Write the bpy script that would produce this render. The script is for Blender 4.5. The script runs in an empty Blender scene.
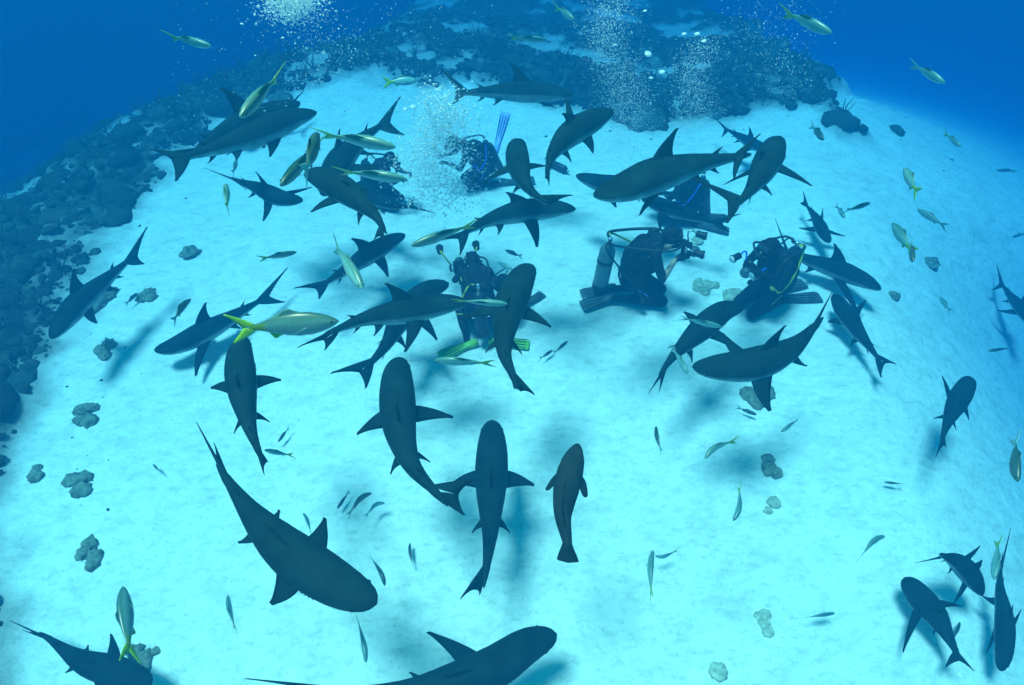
import bpy, bmesh, math, random
import numpy as np
from mathutils import Vector, Matrix, noise as mnoise
random.seed(7); rng = np.random.default_rng(7)
V = Vector
SC = bpy.context.scene
COL = SC.collection

# ------------------------------------------------------------------ camera
CAM_H, PITCH, FPX, CX, CY = 7.5, math.radians(47), 640.0, 512.0, 342.5
cd = bpy.data.cameras.new('camera'); cam = bpy.data.objects.new('camera', cd); COL.objects.link(cam)
cam.location = (0, 0, CAM_H); cam.rotation_euler = (math.pi/2-PITCH, 0, 0)
cd.sensor_fit = 'HORIZONTAL'; cd.sensor_width = 36.0; cd.lens = 36.0*FPX/1024.0
cd.clip_start = 0.05; cd.clip_end = 600
SC.camera = cam
# ------------------------------------------------------------------ light that reaches this depth
SUN_TILT_X, SUN_TILT_Y = math.radians(14), math.radians(2)
w = bpy.data.worlds.new('World'); SC.world = w; w.use_nodes = True
nt = w.node_tree; nt.nodes.clear()
sky = nt.nodes.new('ShaderNodeTexSky'); sky.sky_type = 'NISHITA'; sky.sun_disc = False
sky.sun_elevation = math.radians(75); sky.sun_rotation = math.radians(-90)
tint = nt.nodes.new('ShaderNodeMix'); tint.data_type = 'RGBA'; tint.blend_type = 'MULTIPLY'; tint.inputs[0].default_value = 1
tint.inputs[7].default_value = (0.03, 1.0, 0.34, 1)          # the water above takes the red out of the skylight
bg = nt.nodes.new('ShaderNodeBackground'); bg.inputs[1].default_value = 0.15
wo = nt.nodes.new('ShaderNodeOutputWorld')
nt.links.new(sky.outputs[0], tint.inputs[6]); nt.links.new(tint.outputs[2], bg.inputs[0]); nt.links.new(bg.outputs[0], wo.inputs[0])
sd = bpy.data.lights.new('sun', 'SUN'); sun = bpy.data.objects.new('sun', sd); COL.objects.link(sun)
sd.energy = 4.8; sd.angle = math.radians(14); sd.color = (1.0, 0.86, 0.55)
sun.rotation_euler = V((math.sin(SUN_TILT_X), math.sin(SUN_TILT_Y), -1)).to_track_quat('-Z', 'Y').to_euler()
sun.location = (0, 8, 30)
SC.view_settings.view_transform = 'Standard'; SC.view_settings.look = 'None'
SC.view_settings.exposure = 1.56; SC.view_settings.gamma = 1.0; SC.view_settings.use_curve_mapping = False
SC.cycles.use_denoising = True
SC.cycles.volume_bounces = 1; SC.cycles.max_bounces = 6; SC.cycles.diffuse_bounces = 2; SC.cycles.transparent_max_bounces = 8

# ------------------------------------------------------------------ helpers
F_ = V((0, math.cos(PITCH), -math.sin(PITCH))); U_ = V((0, math.sin(PITCH), math.cos(PITCH))); R_ = V((1, 0, 0))
CAMP = V((0, 0, CAM_H))
def ray(p): return F_ + R_*((p[0]-CX)/FPX) + U_*((CY-p[1])/FPX)
def on_plane(p, z):
    d = ray(p); t = (CAM_H-z)/max(1e-3, -d.z); return CAMP + d*t
def at_dist(p, dist): return CAMP + ray(p).normalized()*dist

def tag(o, label=None, cat=None, group=None, kind=None):
    if label: o['label'] = label
    if cat: o['category'] = cat
    if group: o['group'] = group
    if kind: o['kind'] = kind
    return o
def link(name, me, mats, parent=None):
    o = bpy.data.objects.new(name, me); COL.objects.link(o)
    for m in (mats if isinstance(mats, (list, tuple)) else [mats]):
        if m and m.name not in [x.name for x in me.materials if x]: me.materials.append(m)
    if parent: o.parent = parent
    return o
def empty(name, loc, rz=0):
    o = bpy.data.objects.new(name, None); COL.objects.link(o); o.location = loc; o.rotation_euler = (0, 0, rz); o.empty_display_size = .2
    return o
def mesh(name, verts, faces, smooth=True, cols=None):
    me = bpy.data.meshes.new(name); me.from_pydata([tuple(v) for v in verts], [], faces); me.validate()
    bm = bmesh.new(); bm.from_mesh(me); bmesh.ops.recalc_face_normals(bm, faces=bm.faces); bm.to_mesh(me); bm.free()
    if smooth: me.polygons.foreach_set('use_smooth', [True]*len(me.polygons))
    if cols is not None:
        a = me.color_attributes.new('tone', 'FLOAT_COLOR', 'POINT')
        a.data.foreach_set('color', np.array([(c[0], c[1], c[2], 1) for c in cols], dtype=np.float32).ravel())
    return me

def mat(name, color=(.5,.5,.5), rough=.6, attr=False, var=.25, scale=8, bump=0, spec=.3, metal=0, alpha=1, coat=0):
    m = bpy.data.materials.new(name); m.use_nodes = True; n = m.node_tree; b = n.nodes['Principled BSDF']; L = n.links
    b.inputs['Roughness'].default_value = rough; b.inputs['Specular IOR Level'].default_value = spec; b.inputs['Metallic'].default_value = metal
    tc = n.nodes.new('ShaderNodeTexCoord'); no = n.nodes.new('ShaderNodeTexNoise'); no.inputs['Scale'].default_value = scale; no.inputs['Detail'].default_value = 5
    L.new(tc.outputs['Object'], no.inputs['Vector'])
    mr = n.nodes.new('ShaderNodeMapRange'); mr.inputs[1].default_value = .3; mr.inputs[2].default_value = .7; mr.inputs[3].default_value = 1-var; mr.inputs[4].default_value = 1+var
    L.new(no.outputs[0], mr.inputs[0])
    vm = n.nodes.new('ShaderNodeVectorMath'); vm.operation = 'SCALE'
    if attr:
        a = n.nodes.new('ShaderNodeAttribute'); a.attribute_name = 'tone'; L.new(a.outputs['Color'], vm.inputs[0])
    else: vm.inputs[0].default_value = color
    L.new(mr.outputs[0], vm.inputs['Scale']); L.new(vm.outputs[0], b.inputs['Base Color'])
    if bump:
        bp = n.nodes.new('ShaderNodeBump'); bp.inputs['Distance'].default_value = bump; bp.inputs['Strength'].default_value = 1
        L.new(no.outputs[0], bp.inputs['Height']); L.new(bp.outputs[0], b.inputs['Normal'])
    return m

M = dict(
    shark=mat('shark_skin', rough=.75, attr=True, var=.35, scale=5, spec=.05),
    fish=mat('fish_skin', rough=.35, attr=True, var=.12, scale=30, spec=.5),
    body=mat('wetsuit_and_skin', rough=.8, attr=True, var=.25, scale=14, bump=.004, spec=.08),
    vest=mat('black_nylon', (.008,.010,.013), .8, var=.5, scale=20, bump=.006, spec=.1),
    tank=mat('painted_tank', (.13,.20,.19), .4, var=.12, scale=6),
    tankd=mat('dark_tank', (.02,.025,.03), .4, var=.15, scale=6),
    metal=mat('chromed_metal', (.6,.62,.64), .3, metal=.8, var=.1),
    rubber=mat('black_rubber', (.015,.015,.017), .5, var=.3),
    yellow=mat('yellow_plastic', (.62,.62,.05), .45, var=.12),
    finyel=mat('yellow_green_fin', (.22,.50,.05), .4, var=.15, scale=12),
    blue=mat('blue_plastic', (.03,.12,.7), .4, var=.15),
    pale=mat('pale_blue_plastic', (.30,.42,.95), .4, var=.1),
    fing=mat('grey_fin', (.07,.10,.10), .5, var=.4, scale=10),
    white=mat('white_plastic', (.7,.72,.72), .4, var=.08),
    glass=mat('mask_glass', (.06,.09,.1), .08, spec=.8, var=.05),
    rock=mat('algae_rock', (.17,.20,.15), .9, var=.55, scale=11, bump=.03),
    rockl=mat('sand_dusted_coral', (.42,.44,.34), .9, var=.4, scale=14, bump=.02),
    coral=mat('reef_coral', attr=True, rough=.9, var=.5, scale=7, bump=.03),
)
bub = bpy.data.materials.new('air_bubble'); bub.use_nodes = True
n = bub.node_tree; n.nodes.clear(); ou = n.nodes.new('ShaderNodeOutputMaterial'); lw = n.nodes.new('ShaderNodeLayerWeight'); lw.inputs[0].default_value = .5
gl = n.nodes.new('ShaderNodeBsdfGlossy'); gl.inputs['Roughness'].default_value = .15; gl.inputs['Color'].default_value = (1,1,1,1); df = n.nodes.new('ShaderNodeBsdfDiffuse'); df.inputs['Color'].default_value = (.95,.95,.95,1)
m1 = n.nodes.new('ShaderNodeMixShader'); m1.inputs[0].default_value = .35; n.links.new(df.outputs[0], m1.inputs[1]); n.links.new(gl.outputs[0], m1.inputs[2])
tr = n.nodes.new('ShaderNodeBsdfTransparent'); m2 = n.nodes.new('ShaderNodeMixShader'); mr = n.nodes.new('ShaderNodeMapRange'); mr.inputs[1].default_value = 0; mr.inputs[2].default_value = .8; mr.inputs[3].default_value = .42; mr.inputs[4].default_value = .9
n.links.new(lw.outputs['Facing'], mr.inputs[0]); n.links.new(mr.outputs[0], m2.inputs[0]); n.links.new(tr.outputs[0], m2.inputs[1]); n.links.new(m1.outputs[0], m2.inputs[2]); n.links.new(m2.outputs[0], ou.inputs[0])
M['bubble'] = bub

# ------------------------------------------------------------------ terrain
POLY = np.array([(-4.7,-8),(-5.1,2),(-5.6,3.1),(-6.7,5.8),(-7.5,8.5),(-7.3,11.3),(-6.4,14.3),(-5.0,15.6),(-1.5,15.8),(1.0,14.2),(3.2,13.2),(5.2,13.9),(7.0,14.4),(5.9,11.5),(4.9,6),(4.3,2),(4.2,-8)], float)
def vnoise(x, y, seed=0):
    xi = np.floor(x).astype(np.int64); yi = np.floor(y).astype(np.int64); xf = x-xi; yf = y-yi
    def h(a, b):
        n = (a*374761393 + b*668265263 + seed*1442695041) & 0x7fffffff
        n = ((n ^ (n >> 13))*1274126177) & 0x7fffffff
        return ((n ^ (n >> 16)) & 0xffff)/65535.0
    u = xf*xf*(3-2*xf); v = yf*yf*(3-2*yf)
    return (h(xi,yi)*(1-u)+h(xi+1,yi)*u)*(1-v)+(h(xi,yi+1)*(1-u)+h(xi+1,yi+1)*u)*v
def fbm(x, y, o=4, seed=0):
    s = 0; a = .5
    for i in range(o): s = s+a*(vnoise(x, y, seed+i)-.5)*2; x = x*2.03+11.7; y = y*2.03+5.3; a *= .5
    return s
def sstep(a, b, x): t = np.clip((x-a)/(b-a), 0, 1); return t*t*(3-2*t)
def outside(x, y):
    x = np.asarray(x, float); y = np.asarray(y, float)
    d = np.full(x.shape, 1e9); inside = np.zeros(x.shape, bool); n = len(POLY)
    for i in range(n):
        a = POLY[i]; c = POLY[(i+1) % n]; e = c-a
        t = np.clip(((x-a[0])*e[0]+(y-a[1])*e[1])/(e@e), 0, 1)
        d = np.minimum(d, np.hypot(x-a[0]-t*e[0], y-a[1]-t*e[1]))
        cr = (a[1] > y) != (c[1] > y)
        with np.errstate(divide='ignore', invalid='ignore'): xs = (c[0]-a[0])*(y-a[1])/(c[1]-a[1]+1e-12)+a[0]
        inside ^= cr & (x < xs)
    return np.where(inside, -d, d)
def terrain(x, y):
    """height, reef weight (0 sand .. 1 coral), distance beyond the plateau's edge"""
    x = np.asarray(x, float); y = np.asarray(y, float)
    s = outside(x, y)
    left = (1-sstep(7.4, 9.4, x+2.2*fbm(x*.8, y*.8, 4, 5)))*(1-sstep(1.0, 4.0, x)*(1-sstep(13.0, 14.2, y)))
    sn = s + 1.1*fbm(x*.55, y*.55, 3, 9) + .35*fbm(x*2.2, y*2.2, 3, 19)
    reef = sstep(-.1, .9, sn)*left
    reef = reef*(1-.5*sstep(.16, .40, fbm(x*.75+3, y*.75, 3, 101))*sstep(.3, 1.5, sn))
    rough = (.30*np.abs(fbm(x*.8, y*.8, 4, 31)) + .34*np.abs(fbm(x*2.3, y*2.3, 4, 41)))*reef
    drop_l = np.where(s > 1.2, (.22+.42*np.maximum(1-sstep(8, 13, y), sstep(3, 8, -x)))*(np.sqrt((np.maximum(s-1.2, 0))**2+4)-2), 0)
    drop_r = np.where(s > 0, (.47+.46*(1-sstep(8, 13, y)))*(np.sqrt(np.maximum(s, 0)**2+6)-2.449), 0)
    drop = drop_l*left + drop_r*(1-left)
    drop = 26*(1-np.exp(-drop/26))
    z = -drop + rough + .05*fbm(x*.35, y*.35, 3, 3)*(1-reef)
    rip = .012*np.sin((x*.6+y*1.0)*9+3*fbm(x*.5, y*.5, 3, 61))*np.clip(fbm(x*.3, y*.3, 2, 71)+.4, 0, 1)
    z = z + (rip + .030*fbm(x*2.5, y*2.5, 4, 81))*(1-reef)
    return z, reef, s
def gz(x, y): return float(terrain(np.array([x]), np.array([y]))[0][0])
def ground_pt(p):
    d = ray(p).normalized(); ts = np.linspace(4, 70, 1400)
    X = d.x*ts; Y = d.y*ts; Z = CAM_H+d.z*ts; k = np.argmax(Z < terrain(X, Y)[0]); t = ts[k] if k else 60.
    return V((d.x*t, d.y*t, gz(d.x*t, d.y*t)))

def warp(n, core, dc, far):
    k = int(core/dc); a = [i*dc for i in range(k+1)]; st = dc
    while a[-1] < far: st *= 1.09; a.append(a[-1]+st)
    return a
ax = warp(0, 10, .062, 380); xs = np.array([-v for v in ax[:0:-1]]+ax)
ay = warp(0, 10.5, .062, 380); ys = np.array([-v for v in ay[:0:-1]]+ay)+9.0
GX, GY = np.meshgrid(xs, ys); gzv, greef, gs = terrain(GX.ravel(), GY.ravel())
nx, ny = len(xs), len(ys)
me = bpy.data.meshes.new('seabed'); me.vertices.add(nx*ny); me.vertices.foreach_set('co', np.stack([GX.ravel(), GY.ravel(), gzv], 1).astype(np.float32).ravel())
idx = np.arange(nx*ny).reshape(ny, nx); q = np.stack([idx[:-1,:-1], idx[:-1,1:], idx[1:,1:], idx[1:,:-1]], -1).reshape(-1, 4)
me.loops.add(q.size); me.loops.foreach_set('vertex_index', q.ravel().astype(np.int32)); me.polygons.add(len(q))
me.polygons.foreach_set('loop_start', np.arange(0, q.size, 4, dtype=np.int32)); me.update(calc_edges=True)
me.polygons.foreach_set('use_smooth', [True]*len(q))
at = me.attributes.new('reef', 'FLOAT', 'POINT'); at.data.foreach_set('value', greef.astype(np.float32))
gm = bpy.data.materials.new('coral_sand_and_reef'); gm.use_nodes = True; n = gm.node_tree; L = n.links; pb = n.nodes['Principled BSDF']
pb.inputs['Roughness'].default_value = .95; pb.inputs['Specular IOR Level'].default_value = .1
tc = n.nodes.new('ShaderNodeTexCoord')
def nz(sc, det=4, rg=.6, src=None):
    t = n.nodes.new('ShaderNodeTexNoise'); t.inputs['Scale'].default_value = sc; t.inputs['Detail'].default_value = det; t.inputs['Roughness'].default_value = rg
    L.new(src or tc.outputs['Object'], t.inputs['Vector']); return t.outputs[0]
def ramp(src, stops):
    r = n.nodes.new('ShaderNodeValToRGB'); e = r.color_ramp.elements
    while len(e) < len(stops): e.new(.5)
    for i, (p, c) in enumerate(stops): e[i].position = p; e[i].color = (*c, 1)
    L.new(src, r.inputs[0]); return r.outputs[0]
def mul(a, b_):
    m = n.nodes.new('ShaderNodeMix'); m.data_type = 'RGBA'; m.blend_type = 'MULTIPLY'; m.inputs[0].default_value = 1; L.new(a, m.inputs[6]); L.new(b_, m.inputs[7]); return m.outputs[2]
mp = n.nodes.new('ShaderNodeMapping'); mp.inputs['Rotation'].default_value = (0,0,-.75); mp.inputs['Scale'].default_value = (1,2.0,1); L.new(tc.outputs['Object'], mp.inputs[0])
sand = mul(ramp(nz(.45), [(.3,(.82,.80,.76)),(.7,(.92,.90,.86))]), ramp(nz(2.2, 6, .7, mp.outputs[0]), [(.36,(.84,.86,.85)),(.54,(1,1,1))]))
sand = mul(sand, ramp(nz(5.5, 5, .75, mp.outputs[0]), [(.33,(.76,.79,.77)),(.50,(1,1,1))]))  # darker blotches paint in the shade of small scalloped pits
sand = mul(sand, ramp(nz(16, 6, .8), [(.30,(.55,.60,.56)),(.43,(1,1,1))]))
reefc = ramp(nz(3.0, 8, .7), [(.32,(.012,.022,.018)),(.48,(.035,.05,.038)),(.60,(.075,.095,.07)),(.72,(.20,.23,.18))])
att = n.nodes.new('ShaderNodeAttribute'); att.attribute_name = 'reef'
mx = n.nodes.new('ShaderNodeMix'); mx.data_type = 'RGBA'; L.new(att.outputs['Fac'], mx.inputs[0]); L.new(sand, mx.inputs[6]); L.new(reefc, mx.inputs[7]); L.new(mx.outputs[2], pb.inputs['Base Color'])
bp = n.nodes.new('ShaderNodeBump'); bp.inputs['Distance'].default_value = .05; bp.inputs['Strength'].default_value = .8; L.new(nz(6, 8, .7), bp.inputs['Height']); L.new(bp.outputs[0], pb.inputs['Normal'])
o = link('seabed', me, gm); tag(o, kind='structure')
o['label'] = 'pale rippled sand seabed ringed by dark reef falling away into deep water'

# ------------------------------------------------------------------ shared loft pieces
def catmull(pts, n=60):
    P = [pts[0]*2-pts[1]]+pts+[pts[-1]*2-pts[-2]]; out = []
    for i in range(1, len(P)-2):
        for k in range(n):
            t = k/n; a, b_, c, d = P[i-1], P[i], P[i+1], P[i+2]
            out.append(.5*((2*b_)+(c-a)*t+(2*a-5*b_+4*c-d)*t*t+(3*b_-a-3*c+d)*t**3))
    out.append(pts[-1].copy()); return out
def lerp_tab(tab, s):
    for i in range(len(tab)-1):
        if s <= tab[i+1][0]:
            u = (s-tab[i][0])/(tab[i+1][0]-tab[i][0]+1e-9); u = max(0, min(1, u))
            return [tab[i][k]+(tab[i+1][k]-tab[i][k])*u for k in range(1, len(tab[i]))]
    return list(tab[-1][1:])
class Loft:
    def __init__(s): s.v = []; s.f = []; s.c = []
    def rings(s, rings, cols):
        b0 = len(s.v); n = len(rings[0])
        for r, c in zip(rings, cols): s.v += r; s.c += c
        for i in range(len(rings)-1):
            for j in range(n):
                a = b0+i*n+j; b_ = b0+i*n+(j+1) % n; s.f.append((a, b_, b_+n, a+n))
        s.f.append(tuple(b0+j for j in range(n))[::-1]); s.f.append(tuple(b0+(len(rings)-1)*n+j for j in range(n)))
    def fin(s, A, B, P, nrm, th, colr, tipc=None, bow=.18, hollow=.28, inset=None, nst=9, flare=1.25, inner=.12, rnd=False):
        """A front of the root, B back of the root, P the tip; a swept, rounded blade thick at its root"""
        ch = B-A; mid = (A+B)/2; out = (P-mid)
        cA = (A+P)/2 - ch.normalized()*ch.length*bow if ch.length > 0 else (A+P)/2
        cB = (B+P)/2 - ch*hollow
        rings = []; cols = []
        ts = [-inner]+[i/(nst-1) for i in range(nst)]
        for t in ts:
            if t < 0: a = A+out*t+ch*.1; b_ = B+out*t-ch*.1
            else:
                a = A*(1-t)**2+cA*2*t*(1-t)+P*t*t; b_ = B*(1-t)**2+cB*2*t*(1-t)+P*t*t
                if rnd: hc = ch*(.5+.25*math.sin(t*2.6))*max(.02, 1-t**3)**.6; m_ = mid.lerp(P, t); a = m_-hc; b_ = m_+hc
                elif t > .97: e = (B-A)*.03; a = P-e; b_ = P+e
            if t > 0 and not rnd: a = a-ch*(.05*t*t); b_ = b_+ch*(.05*t*t)
            k = th*(1-.8*max(t, 0))*(1+(flare-1)*max(0, 1-max(t, 0)*6))
            e = b_-a; ring = []
            for u, h in ((0,0),(.12,.6),(.35,1),(.7,.55),(1,.06),(.7,-.55),(.35,-1),(.12,-.6)):
                ring.append(a+e*u+nrm*(h*k*.5))
            c = colr if tipc is None else tuple(colr[q_]*(1-max(t,0)**2)+tipc[q_]*max(t,0)**2 for q_ in range(3))
            rings.append(ring); cols.append([c]*8)
        s.rings(rings, cols)

# ------------------------------------------------------------------ sharks
SH = [(0,.002,.002,.002),(.012,.025,.013,.011),(.03,.040,.024,.020),(.06,.053,.036,.030),(.10,.063,.048,.040),(.15,.070,.059,.052),(.21,.075,.067,.062),(.28,.077,.076,.069),
      (.35,.074,.078,.071),(.43,.065,.070,.065),(.52,.050,.056,.054),(.60,.036,.042,.040),(.68,.025,.030,.028),(.74,.018,.022,.020),(.775,.016,.019,.017),(.82,.009,.016,.013),(.85,.003,.006,.005)]
TOPC, BELC, TIPC = (.005,.018,.021), (.30,.38,.36), (.006,.010,.010)
def frames(spine, total, roll):
    cum = [0]
    for i in range(1, len(spine)): cum.append(cum[-1]+(spine[i]-spine[i-1]).length)
    def at(d):
        if d >= cum[-1]:
            T = (spine[-1]-spine[-4]).normalized(); return spine[-1]+T*(d-cum[-1]), T
        lo, hi = 0, len(cum)-1
        while hi-lo > 1:
            m = (lo+hi)//2
            if cum[m] <= d: lo = m
            else: hi = m
        u = (d-cum[lo])/max(1e-9, cum[hi]-cum[lo]); i0 = max(0, lo-2); i1 = min(len(spine)-1, hi+2)
        return spine[lo].lerp(spine[hi], u), (spine[i1]-spine[i0]).normalized()
    def fr(d):
        p, T = at(d); up = V((0,0,1)); S = T.cross(up).normalized(); U = S.cross(T).normalized()
        r = Matrix.Rotation(math.radians(roll), 3, T); return p, T, r@U, r@S      # S = the animal's left seen tail-ward
    return fr, cum[-1]

SHARKS = []
def plane_for(pts, length, frac, lo=.35, pitch=0):
    """height of the level plane on which the image polyline has the wanted length"""
    a = [on_plane(p, 0) for p in pts]; l0 = sum((a[i+1]-a[i]).length for i in range(len(a)-1))
    z = CAM_H*(1-length*frac/l0)
    for _ in range(3):
        q_ = [on_plane(p, z) for p in pts]; g = max(gz(c.x, c.y) for c in q_)
        if z < g+lo: z = g+lo
    return z
def shark(label, pts, tip=None, low=None, L=2.0, pec=(None, None), roll=0, dors=1.0, pitch=0, fat=1.0, tilt=-.06, lo=.38, group='reef sharks circling over the sand'):
    L *= 1.1; fat *= 1+.07*math.sin(len(SHARKS)*2.3); z = plane_for(pts, L, .775, lo)
    n_ = len(pts); P = [on_plane(p, z+pitch*(i/(n_-1)-.5)) for i, p in enumerate(pts)]
    sp = catmull(P, 16); fr, ln = frames(sp, 0, roll); TL = ln/.775
    org = fr(.35*TL)[0].copy(); lf = Loft(); rings = []; cols = []; NR = 18
    st = [0,.006,.012,.02,.03,.045,.06,.08,.10,.125,.15,.18,.21,.245,.28,.315,.35,.39,.43,.475,.52,.56,.60,.64,.68,.71,.74,.76,.775,.80,.82,.84,.85]
    for s in st:
        wd, ht, hb = lerp_tab(SH, s); wd *= fat; p, T, U, S = fr(s*TL); ring = []; cc = []
        for k in range(NR):
            a = 2*math.pi*k/NR; c, d = math.cos(a), math.sin(a)
            e = .85; cx = math.copysign(abs(c)**e, c); dy = math.copysign(abs(d)**e, d)
            ring.append(p+S*(cx*wd*TL)+U*(dy*(ht if d > 0 else hb)*TL))
            m = max(0, min(1, (-d-.05)/.35)); f_ = max(0, 1-abs(d-.05)/.45)*(.6+.4*math.sin(s*17)); cc.append(tuple((TOPC[q_]*(1+1.6*f_))*(1-m)+BELC[q_]*m for q_ in range(3)))
        rings.append(ring); cols.append(cc)
    lf.rings(rings, cols)
    # pectorals
    pec = list(pec); tips = [on_plane(q_, z+tilt*TL*1.6) if q_ is not None else None for q_ in pec]
    p0, T0, U0, S0 = fr(.3*TL); sd0 = [(t_-p0).dot(S0) if t_ is not None else None for t_ in tips]
    if (sd0[0] is not None and sd0[1] is not None and sd0[0] < sd0[1]) or (sd0[0] is not None and sd0[1] is None and sd0[0] < 0) or (sd0[1] is not None and sd0[0] is None and sd0[1] > 0): pec = pec[::-1]
    for i, sg in enumerate((1, -1)):
        pA, T, U, S = fr(.265*TL); pB = fr(.375*TL); w0 = .052*fat*TL
        A = pA+S*(sg*w0)-U*(.035*TL); B = pB[0]+pB[3]*(sg*w0)-pB[2]*(.03*TL)
        if pec[i] is not None: tp = on_plane(pec[i], z+tilt*TL*1.6)
        else: tp = pA+S*(sg*.235*TL)+T*(.135*TL)-U*(.085*TL)
        nn = (B-A).cross(tp-A).normalized()
        lf.fin(A, B, tp, nn, .017*TL, TOPC, TIPC, bow=.30, hollow=.12)
    # pelvics
    for sg in (1, -1):
        pA, T, U, S = fr(.50*TL); pB = fr(.56*TL)
        A = pA+S*(sg*.035*TL)-U*(.042*TL); B = pB[0]+pB[3]*(sg*.025*TL)-pB[2]*(.038*TL); tp = pB[0]+S*(sg*.085*TL)-U*(.075*TL)+T*(.01*TL)
        lf.fin(A, B, tp, (B-A).cross(tp-A).normalized(), .012*TL, TOPC, TIPC, nst=6)
    def median(s0, s1, h, back, below=False, th=.016):
        pA, T, U, S = fr(s0*TL); pB, T2, U2, S2 = fr(s1*TL); h0 = lerp_tab(SH, s0); h1 = lerp_tab(SH, s1); g = -1 if below else 1
        i_ = 2 if below else 1
        A = pA+U*(g*(h0[i_]*.86)*TL); B = pB+U2*(g*(h1[i_]*.86)*TL); tp = pB+U2*(g*(h1[i_]+h)*TL)+T2*(back*TL)
        lf.fin(A, B, tp, (B-A).cross(tp-A).normalized(), th*TL, TOPC, TIPC, bow=.30, hollow=.22)
    median(.305, .435, .125*dors, .014); median(.635, .672, .030, .022, th=.008); median(.625, .665, .034, .025, True, th=.008)
    # caudal
    pc, T, U, S = fr(.775*TL)
    up_tip = on_plane(tip, z+.07*TL) if tip is not None else pc+T*(.19*TL)+U*(.13*TL)
    v = up_tip-pc
    if v.length > .36*TL: up_tip = pc+v*(.36*TL/v.length)
    if v.length < .12*TL: up_tip = pc+T*(.17*TL)+U*(.14*TL)
    v = (up_tip-pc); vd = v.normalized()
    if low is not None: lo_tip = on_plane(low, z-.03*TL)
    else: lo_tip = pc+(vd*.35+T*.45-U*.85).normalized()*(.125*TL)
    lv = lo_tip-pc
    if lv.length > .2*TL: lo_tip = pc+lv*(.2*TL/lv.length)
    notch = pc+(vd*.6+(lo_tip-pc).normalized()*.4)*(.105*TL)
    nn = (up_tip-pc).cross(lo_tip-pc)
    nn = nn.normalized() if nn.length > 1e-5 else S
    perp = (vd.cross(nn)).normalized(); perp = perp if perp.dot(lo_tip-pc) < 0 else -perp
    lf.fin(pc-T*(.03*TL)+perp*(.012*TL), notch, up_tip, nn, .016*TL, TOPC, TIPC, bow=.10, hollow=.16, flare=1.3, inner=.02)
    lf.fin(pc-T*(.02*TL)-perp*(.010*TL), notch, lo_tip, nn, .014*TL, TOPC, TIPC, bow=.25, hollow=.12, flare=1.3, inner=.02)
    # mouth-side gills and eyes as relief in the same skin
    for sg in (1, -1):
        for s0 in (.195,.21,.225,.24):
            p, T, U, S = fr(s0*TL); wd = lerp_tab(SH, s0)[0]*fat*TL
            lf.fin(p+S*(sg*wd*.93)+U*(.02*TL), p+S*(sg*wd*.93)+U*(.02*TL)+T*(.006*TL), p+S*(sg*wd*.98)-U*(.03*TL)+T*(.004*TL), S, .008*TL, TIPC, nst=4, inner=0)
        p, T, U, S = fr(.062*TL); wd = lerp_tab(SH, .062)[0]*fat*TL; c = p+S*(sg*wd*.93)+U*(.004*TL); r = .009*TL
        lf.rings([[c+T*(math.cos(a)*r*k)+U*(math.sin(a)*r*k)+S*(sg*h*r) for a in [i*math.pi/3 for i in range(6)]] for k, h in ((.9,-.6),(1,.1),(.5,.6))], [[(.01,.01,.01)]*6]*3)
    me = mesh('shark', [q_-org for q_ in lf.v], lf.f, True, lf.c)
    o = link('shark', me, M['shark']); o.location = org; tag(o, label, 'shark', group)
    g = gz(org.x, org.y); SHARKS.append((label[:46], round(TL, 2), round(org.z-g, 2)))
    return o

Z = None
# ---- foreground
shark('large shark at lower left heading down right with long sickle tail trailing up', [(377,604),(335,583),(290,553),(255,518),(226,478)], (197,423), (212,437), L=2.2, pec=((271,604),(325,518)), dors=.35)
shark('shark cut by the bottom edge at left corner with one upright fin', [(152,684),(118,672),(82,661),(48,638)], (11,621), (22,630), L=1.8, pec=((100,715),(111,634)), dors=.35)
shark('large shark cut by the bottom edge at centre, blunt head to the right', [(557,634),(527,646),(485,672),(420,690),(350,692)], (218,675), (300,700), L=2.4, pec=((560,770),(428,632)), dors=.35)
shark('shark seen from straight above swimming up, bending tail to the right, below centre', [(399,357),(397,385),(400,430),(412,465),(436,493)], (476,479), (464,515), L=2.1, pec=((453,417),(357,434)), dors=.4)
shark('straight shark seen from above with forked tail pointing down at bottom centre', [(492,420),(492,450),(491,490),(490,535),(486,570)], (461,598), (480,594), L=2.15, pec=((534,485),(451,484)), dors=.4)
# ---- left side
shark('shark at far left over the reef edge, nose down left, tail up right', [(52,339),(72,311),(100,285),(127,262)], (147,227), (144,264), L=2.0, lo=.75, pec=(None,(97,323)), roll=-12)
shark('shark left of centre facing left with tall dorsal fin and long raised tail', [(154,350),(178,345),(218,325),(258,302)], (295,259), (285,302), L=2.1, pec=(None,(196,376)), roll=-14)
shark('shark below the left facing one, swimming up with narrow tail down', [(244,337),(240,355),(242,390),(249,425),(258,450)], (264,474), (268,462), L=1.75, pec=((281,380),(211,388)), dors=.4)
shark('shark pointing up right crossed by a slim silver fish', [(405,234),(385,245),(355,264),(326,283)], (294,288), (319,299), L=1.9, pec=((388,277),None), roll=12)
shark('long dark shark level across the picture left of the kneeling diver', [(468,302),(440,305),(400,312),(365,319),(336,330)], (298,347), (325,350), L=1.85, pec=((405,352),None), roll=16)
shark('shark partly hidden beneath the long level shark, tail showing below it', [(449,283),(425,293),(400,320),(386,345),(371,363)], (331,373), (366,388), L=2.2, pec=((437,340),None), lo=.3, dors=.5)
shark('small pale shark facing right under the large upper left pair', [(303,201),(280,198),(257,188),(236,180)], (204,168), (247,190), L=1.6, pec=((263,221),(312,187)), roll=0)
shark('broad headed shark facing up left, body curving down right past a striped fish', [(305,172),(322,178),(350,194),(374,214),(382,226)], (385,243), (374,240), L=1.75, pec=((311,212),(372,190)), roll=8, dors=.3)
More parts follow.
